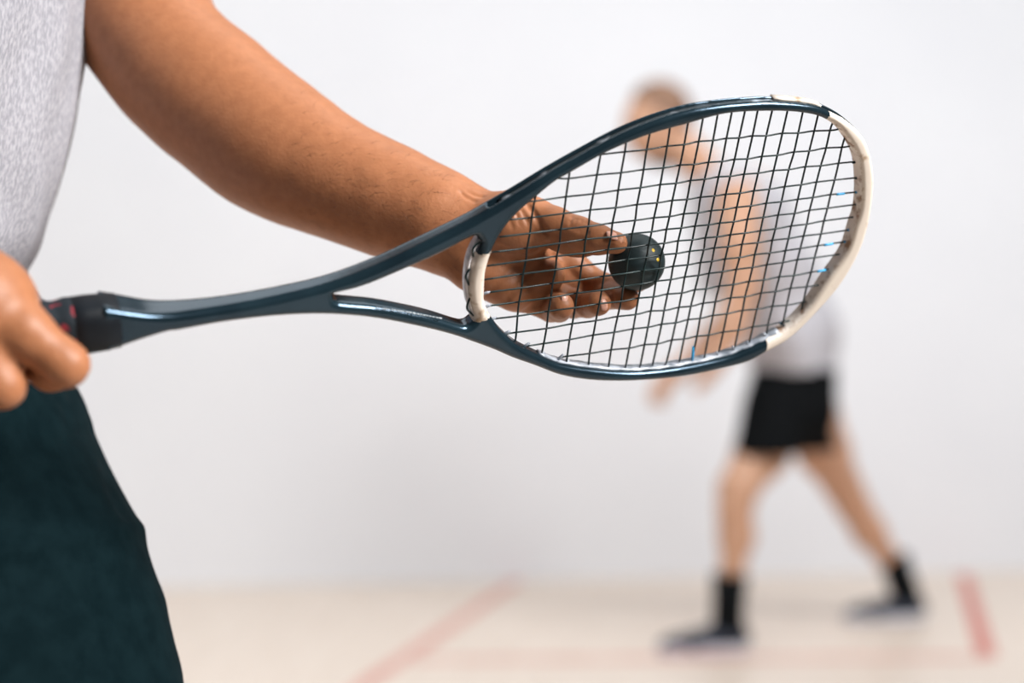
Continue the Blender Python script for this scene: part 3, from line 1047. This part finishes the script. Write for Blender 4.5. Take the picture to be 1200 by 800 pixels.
# front edge traced: px -> z at depth ~1.08
fe = [(-200, 100), (-60, 100), (0, 97), (50, 93), (100, 86), (150, 77), (200, 65), (245, 51), (280, 39), (300, 27), (318, 14), (334, 22), (352, 40), (400, 62), (450, 80)]
DT = 1.178
rws = []
for y, x in fe:
    p_ = P(x, y, DT)
    back = np.interp(p_[2], [.9, 1.05, 1.25, 1.4], [-.60, -.575, -.565, -.56])
    rws.append((p_[2], (p_[0] + back) / 2, 1.165, (p_[0] - back) / 2, .172))
rws.append((1.47, -.43, 1.155, .07, .12))
S.stack(rws, .02)
S.cone((-.43, 1.155, 1.41), (-.43, 1.325, 1.395), .078, .084, .03)
S.cone((-.43, 1.325, 1.395), (-.395, 1.31, 1.29), .080, .086, .02)
S.cone((-.43, 1.155, 1.41), (-.43, .985, 1.395), .078, .084, .03)
S.cone((-.43, .985, 1.395), (-.53, .95, 1.26), .080, .082, .02)
S.ell((-.40, 1.155, 1.485), (.06, .065, .03), .01, mode='sub')
S.wave(lambda x, y, z: .0035 * np.sin(38 * y + 14 * z + 3 * np.sin(9 * z)) * np.sin(11 * z + 5 * y) + .0018 * np.sin(90 * y + 25 * z + 2 * np.sin(30 * z)))
V, Qd = S.mesh(1)
mesh_obj('t_shirt', V, Qd, M_heather, man, label='heather grey short-sleeved t-shirt')

S = Field(axis((-.78, -.15, .0045)), axis((.84, 1.56, .006)), axis((.42, .975, .0045)))
DS = 1.11
se = [(430, 62), (452, 83), (470, 95), (482, 101), (497, 106), (505, 108), (520, 116), (540, 125), (565, 137), (590, 149), (608, 158), (620, 164.5), (632, 167), (655, 172), (680, 180), (705, 190), (730, 195), (760, 203), (800, 215), (880, 232), (930, 236)]
rws = []
for y, x in se:
    p_ = P(x, y, np.interp(y, [430, 500, 620, 800], [1.175, 1.165, 1.13, 1.11]))
    back = np.interp(p_[2], [.5, .7, .93], [-.53, -.60, -.60])
    cy_ = np.interp(p_[2], [.45, .93], [1.02, 1.15])
    b_ = np.interp(p_[2], [.60, .72, .93], [.105, .15, .175])
    rws.append((p_[2], (p_[0] + back) / 2, cy_ if p_[2] > .75 else cy_, (p_[0] - back) / 2, b_))
S.stack(rws, .02)
S.chain([((-.50, 1.25, .86), .125), ((-.50, 1.32, .62), .115), ((-.51, 1.34, .50), .112)], .03)
S.cut((0, 0, -1), -.50)
S.wave(lambda x, y, z: .002 * np.sin(30 * y + 22 * z + 8 * x))
for pl_, wd, dep in [([(104, 504), (85, 514), (60, 524), (30, 534), (2, 542)], .005, .0035), ([(103, 497), (84, 506), (60, 515), (30, 525), (2, 533)], .006, -.0035),
                     ([(163, 629), (140, 632), (100, 641), (50, 652), (2, 660)], .006, .0035), ([(162, 620), (140, 622), (100, 630), (50, 642), (2, 650)], .007, -.0035),
                     ([(82, 458), (74, 475), (68, 495)], .004, .0025), ([(70, 458), (66, 475), (60, 500)], .004, -.002), ([(120, 545), (125, 575), (140, 605)], .006, .002)]:
    L_c = surf_line(pl_, 5, S, .85, 1.25)
    if len(L_c) > 1:
        S.carve(L_c, wd, dep)
V, Qd = S.mesh(1)
mesh_obj('shorts', V, Qd, M_shorts, man, label='dark teal sports shorts')

S = Field(axis((-.52, -.22, .006)), axis((1.04, 1.27, .006)), axis((1.58, 1.80, .006)))
S.ell(hc + (-.012, 0, .035), (.106, .084, .108), .01)
S.ell(hc + (.10, 0, -.03), (.09, .12, .09), .02, mode='sub')
S.ell(hc + (-.01, .0, -.10), (.2, .2, .075), .02, mode='sub')
V, Qd = S.mesh(1)
mesh_obj('hair', V, Qd, M_hairA, man)


def shoe_sock(par, ank, toe_dir, msk, mshoe, msole, L=.285, h_sock=.16, up=None, knit=.048):
    """low trainer with its sole; the ankle is above the heel"""
    t = np.array([toe_dir[0], toe_dir[1], 0.])
    t /= np.linalg.norm(t)
    s_ = np.array([-t[1], t[0], 0])
    heel = np.array([ank[0], ank[1], 0.]) - t * .065
    R = np.stack([t, s_, [0, 0, 1]], 1)
    mn, mx = heel - .12, heel + t * L + .12
    lo_ = np.minimum(mn, mx + 0) - .05
    hi_ = np.maximum(heel + .12, heel + t * L + .05)
    lo_ = np.minimum(heel - .1, heel + t * L - .1)
    hi_ = np.maximum(heel + .1, heel + t * L + .1)
    S = Field(axis((lo_[0], hi_[0], .005)), axis((lo_[1], hi_[1], .005)), axis((.016, .16, .005)))
    q = lambda a_, b_, c_: heel + t * a_ + s_ * b_ + np.array([0, 0, c_])
    S.cone(q(.03, 0, .05), q(.10, 0, .045), .036, .040, .02)
    S.cone(q(.10, 0, .048), q(.245, 0, .028), .042, .030, .02)
    S.cone(q(.19, 0, .025), q(.25, 0, .022), .044, .034, .02, squash=((0, 0, 1), .6))
    S.cone(q(.045, 0, .06), q(.06, 0, .10), .037, .036, .015)
    S.cone(q(.055, 0, .15), q(.055, 0, .105), .034, .030, .006, mode='sub')
    S.cut((0, 0, 1), .108)
    V, Qd = S.mesh(1)
    sh_ = mesh_obj('shoe', V, Qd, mshoe, par)
    S = Field(axis((lo_[0], hi_[0], .005)), axis((lo_[1], hi_[1], .005)), axis((-.006, .06, .004)))
    S.cone(q(.04, 0, .016), q(.12, 0, .016), .040, .040, .03)
    S.cone(q(.12, 0, .016), q(.245, 0, .016), .042, .044, .03)
    S.cut((0, 0, 1), .028)
    S.cut((0, 0, -1), 0)
    V, Qd = S.mesh()
    mesh_obj('sole', V, Qd, msole, sh_, label='pale rubber sole')
    # laces
    lc = []
    for k in range(5):
        a_ = .095 + .02 * k
        zz = .092 - .006 * k
        lc.append(tube(catmull([q(a_, -.022, zz - .012), q(a_ + .004, 0, zz), q(a_ + .008, .022, zz - .012)], 5), .0028, 6, up=(0, 0, 1)))
    v, f = join(lc)
    mesh_obj('laces', v, f, msole, sh_, label='pale laces')
    up = np.array(up if up is not None else (0, 0, 1.))
    v, f = tube([q(.06, 0, .05), np.array([ank[0], ank[1], .09]), np.array([ank[0], ank[1], .09]) + up * h_sock * .5, np.array([ank[0], ank[1], .09]) + up * h_sock], [.034, knit, knit, knit * 1.12], 20, up=t)
    mesh_obj('sock', v, f, msk, par)


shoe_sock(man, (-.47, .98), (1, -.05), M_black, M_shoe, M_sole, h_sock=.10, knit=.043)
shoe_sock(man, (-.66, 1.39), (1, .05), M_black, M_shoe, M_sole, h_sock=.10, knit=.043)

# a few short dark hairs on the forearm
hv = []
for _ in range(300):
    x = rng.uniform(330, 535)
    tt_ = rng.uniform(0, 1)
    up_y = np.interp(x, [330, 395, 430, 500, 540], [85, 141, 161, 196, 214])
    lo_y = np.interp(x, [330, 400, 452, 500, 545], [251, 277, 292, 309, 338])
    edge = rng.random()
    y = up_y + (lo_y - up_y) * (1 - (1 - tt_) ** .5 if edge < .35 else tt_ ** .4)
    q = front_depth(x, y, 1.04, 1.22)
    if q is None:
        continue
    p0 = P(x, y, q)
    ln = rng.uniform(.004, .009)
    dr = np.array([.85, -.15, rng.choice([-1, 1]) * .35 if y > up_y + 40 else .5]) + rng.normal(0, .3, 3)
    dr[1] = -abs(dr[1]) * .5
    dr /= np.linalg.norm(dr)
    hv.append(tube([p0, p0 + dr * ln * .5, p0 + dr * ln + np.array([ln * .25, 0, -ln * .2])], [.00007, .00006, .00002], 3))
v, f = join(hv)
ah = mesh_obj('arm_hair', v, f, M_hairA, body)
ah['kind'] = 'stuff'

# ------------------------------------------------------------------ opponent further back
DP = 5.08
op_ = empty('person', (P(925, 600, 5.1)[0], 5.1, 0), 'blurred opponent in pale grey shirt and black shorts, crouching by the far wall', 'person')
K = lambda x, y, r, d=DP: (P(x, y, d), r * d / FPX)
x0, x1 = P(700, 400, DP)[0], P(1120, 400, DP)[0]
S = Field(np.arange(x0, x1, .009), np.arange(4.55, 5.75, .009), np.arange(-.01, 1.86, .009))
S.chain([K(925, 470, 36), K(925, 400, 36), K(905, 320, 40), K(868, 245, 44), K(845, 222, 30)], .05, squash=((0, 1, 0), 1.35))
S.chain([K(846, 222, 22), K(812, 186, 20), K(795, 165, 20)], .03)
S.ell(P(768, 142, DP), (.102, .078, .125), .03, R=np.array([[.93, 0, .36], [0, 1, 0], [-.36, 0, .93]]))
S.ell(P(778, 172, DP), (.062, .055, .055), .04)
S.cone(P(742, 150, DP), P(738, 158, DP), .012, .016, .015)
for s_ in (-1, 1):
    S.ell(P(782, 146, DP + s_ * .08), (.018, .01, .03), .006)
# near arm
S.chain([K(864, 236, 27, 4.90), K(868, 290, 23, 4.82), K(872, 335, 19.5, 4.80), K(858, 385, 18, 4.78), K(838, 425, 12, 4.76)], .02)
S.cone(*[K(838, 425, 9, 4.76)[0], K(824, 447, 9, 4.76)[0]], .028, .024, .015)
for k in range(4):
    S.chain([K(828, 441, 4, 4.735 + .019 * k), K(815, 451, 3.8, 4.73 + .019 * k), K(817, 460, 3.4, 4.735 + .019 * k)], .003)
# far arm
S.chain([K(856, 240, 25, 5.28), K(868, 300, 20, 5.32), K(866, 356, 17.5, 5.28), K(828, 402, 14, 5.20), K(790, 440, 10.5, 5.12)], .02)
S.cone(K(786, 440, 9, 5.12)[0], K(773, 458, 9, 5.11)[0], .032, .032, .015)
for k in range(4):
    S.chain([K(770 + k * 3, 455, 4.2, 5.09 + .014 * k), K(762 + k * 3, 466, 4, 5.09 + .014 * k), K(770 + k * 3, 474, 3.6, 5.08 + .014 * k)], .004)
S.chain([K(782, 450, 4.8, 5.08), K(778, 464, 4.2, 5.06), K(770, 468, 4, 5.06)], .006)
# legs
S.chain([K(915, 480, 38, 5.02), K(892, 530, 31, 4.97), K(865, 572, 22.5, 4.90), K(861, 598, 19, 4.89), K(863, 628, 20.5, 4.90), K(858, 668, 13.5, 4.88), K(853, 700, 11, 4.87), K(852, 738, 11, 4.87)], .03)
S.cone((P(850, 745, 4.87)[0], 4.87, .045), (P(805, 745, 4.86)[0], 4.855, .028), .030, .017, .015)
S.chain([K(945, 480, 38, 5.15), K(966, 530, 30, 5.22), K(988, 570, 21, 5.30), K(1000, 592, 19, 5.33), K(1018, 622, 19, 5.37), K(1041, 655, 12, 5.41), K(1054, 690, 10.5, 5.42), K(1060, 712, 10.5, 5.42)], .03)
bf = F0(1062, 728)
S.cone((bf[0], bf[1], .045), (bf[0] - .13, bf[1] - .013, .028), .030, .017, .015)
V, Qd = S.mesh(1)
mesh_obj('body', V, Qd, M_skinB, op_)
S = Field(np.arange(x0, x1, .009), np.arange(4.6, 5.6, .009), np.arange(.8, 1.62, .009))
S.chain([K(930, 436, 50), K(928, 390, 49), K(908, 320, 46), K(872, 252, 50), K(850, 228, 36)], .05, squash=((0, 1, 0), 1.35))
S.cone(K(846, 240, 30)[0], K(838, 330, 20)[0], .11, .05, .05)
S.cone(K(862, 238, 20, 4.95)[0], K(868, 246, 20, 4.93)[0], .07, .07, .03)
S.cone(K(856, 240, 25, 5.28)[0], K(858, 285, 20, 5.32)[0], .085, .078, .03)
S.wave(lambda x, y, z: .006 * np.sin(22 * x + 18 * z + 9 * y))
S.cut((0, 0, -1), -(P(0, 437, DP)[2]))
V, Qd = S.mesh(1)
mesh_obj('t_shirt', V, Qd, M_heatherB, op_, label='pale grey shirt')
S = Field(np.arange(x0, x1, .009), np.arange(4.6, 5.6, .009), np.arange(.5, .96, .009))
S.chain([K(931, 432, 50), K(927, 475, 54)], .03, squash=((0, 1, 0), 1.35))
S.cone(K(918, 468, 42, 5.0)[0], K(897, 532, 30, 4.95)[0], .115, .105, .03)
S.cone(K(938, 470, 42, 5.15)[0], K(955, 536, 30, 5.2)[0], .115, .10, .03)
S.cone(K(930, 470, 30)[0], K(936, 520, 30)[0], .085, .055, .03)
S.cut((0, 0, 1), P(0, 430, DP)[2])
S.wave(lambda x, y, z: .005 * np.sin(30 * x + 12 * z + 11 * y))
S.cut((0, 0, -1), -(P(0, 529, DP)[2]))
V, Qd = S.mesh(1)
mesh_obj('shorts', V, Qd, M_black, op_, label='loose black shorts')
S = Field(np.arange(.30, .66, .007), np.arange(4.9, 5.26, .007), np.arange(1.55, 1.86, .007))
S.ell(P(772, 134, DP), (.108, .087, .112), .01, R=np.array([[.93, 0, .36], [0, 1, 0], [-.36, 0, .93]]))
S.ell(P(738, 160, DP), (.13, .14, .115), .03, mode='sub')
S.ell(P(776, 192, DP), (.14, .14, .125), .02, mode='sub')
V, Qd = S.mesh(1)
mesh_obj('hair', V, Qd, M_hair, op_)
S = Field(np.arange(.30, .66, .007), np.arange(4.9, 5.26, .007), np.arange(1.45, 1.70, .007))
S.ell(P(778, 179, DP), (.070, .062, .048), .02)
S.ell(P(752, 150, DP), (.11, .14, .06), .02, mode='sub')
V, Qd = S.mesh(1)
mesh_obj('beard', V, Qd, M_hair, op_, label='short brown beard')
shoe_sock(op_, (P(853, 700, 4.87)[0], 4.87), (-1, -.12), M_black, M_shoe, M_sole, L=.29, h_sock=.15, up=(.04, 0, 1), knit=.050)
shoe_sock(op_, (bf[0], bf[1]), (-1, -.1), M_black, M_shoe, M_sole, L=.29, h_sock=.13, up=(-.36, 0, 1), knit=.050)
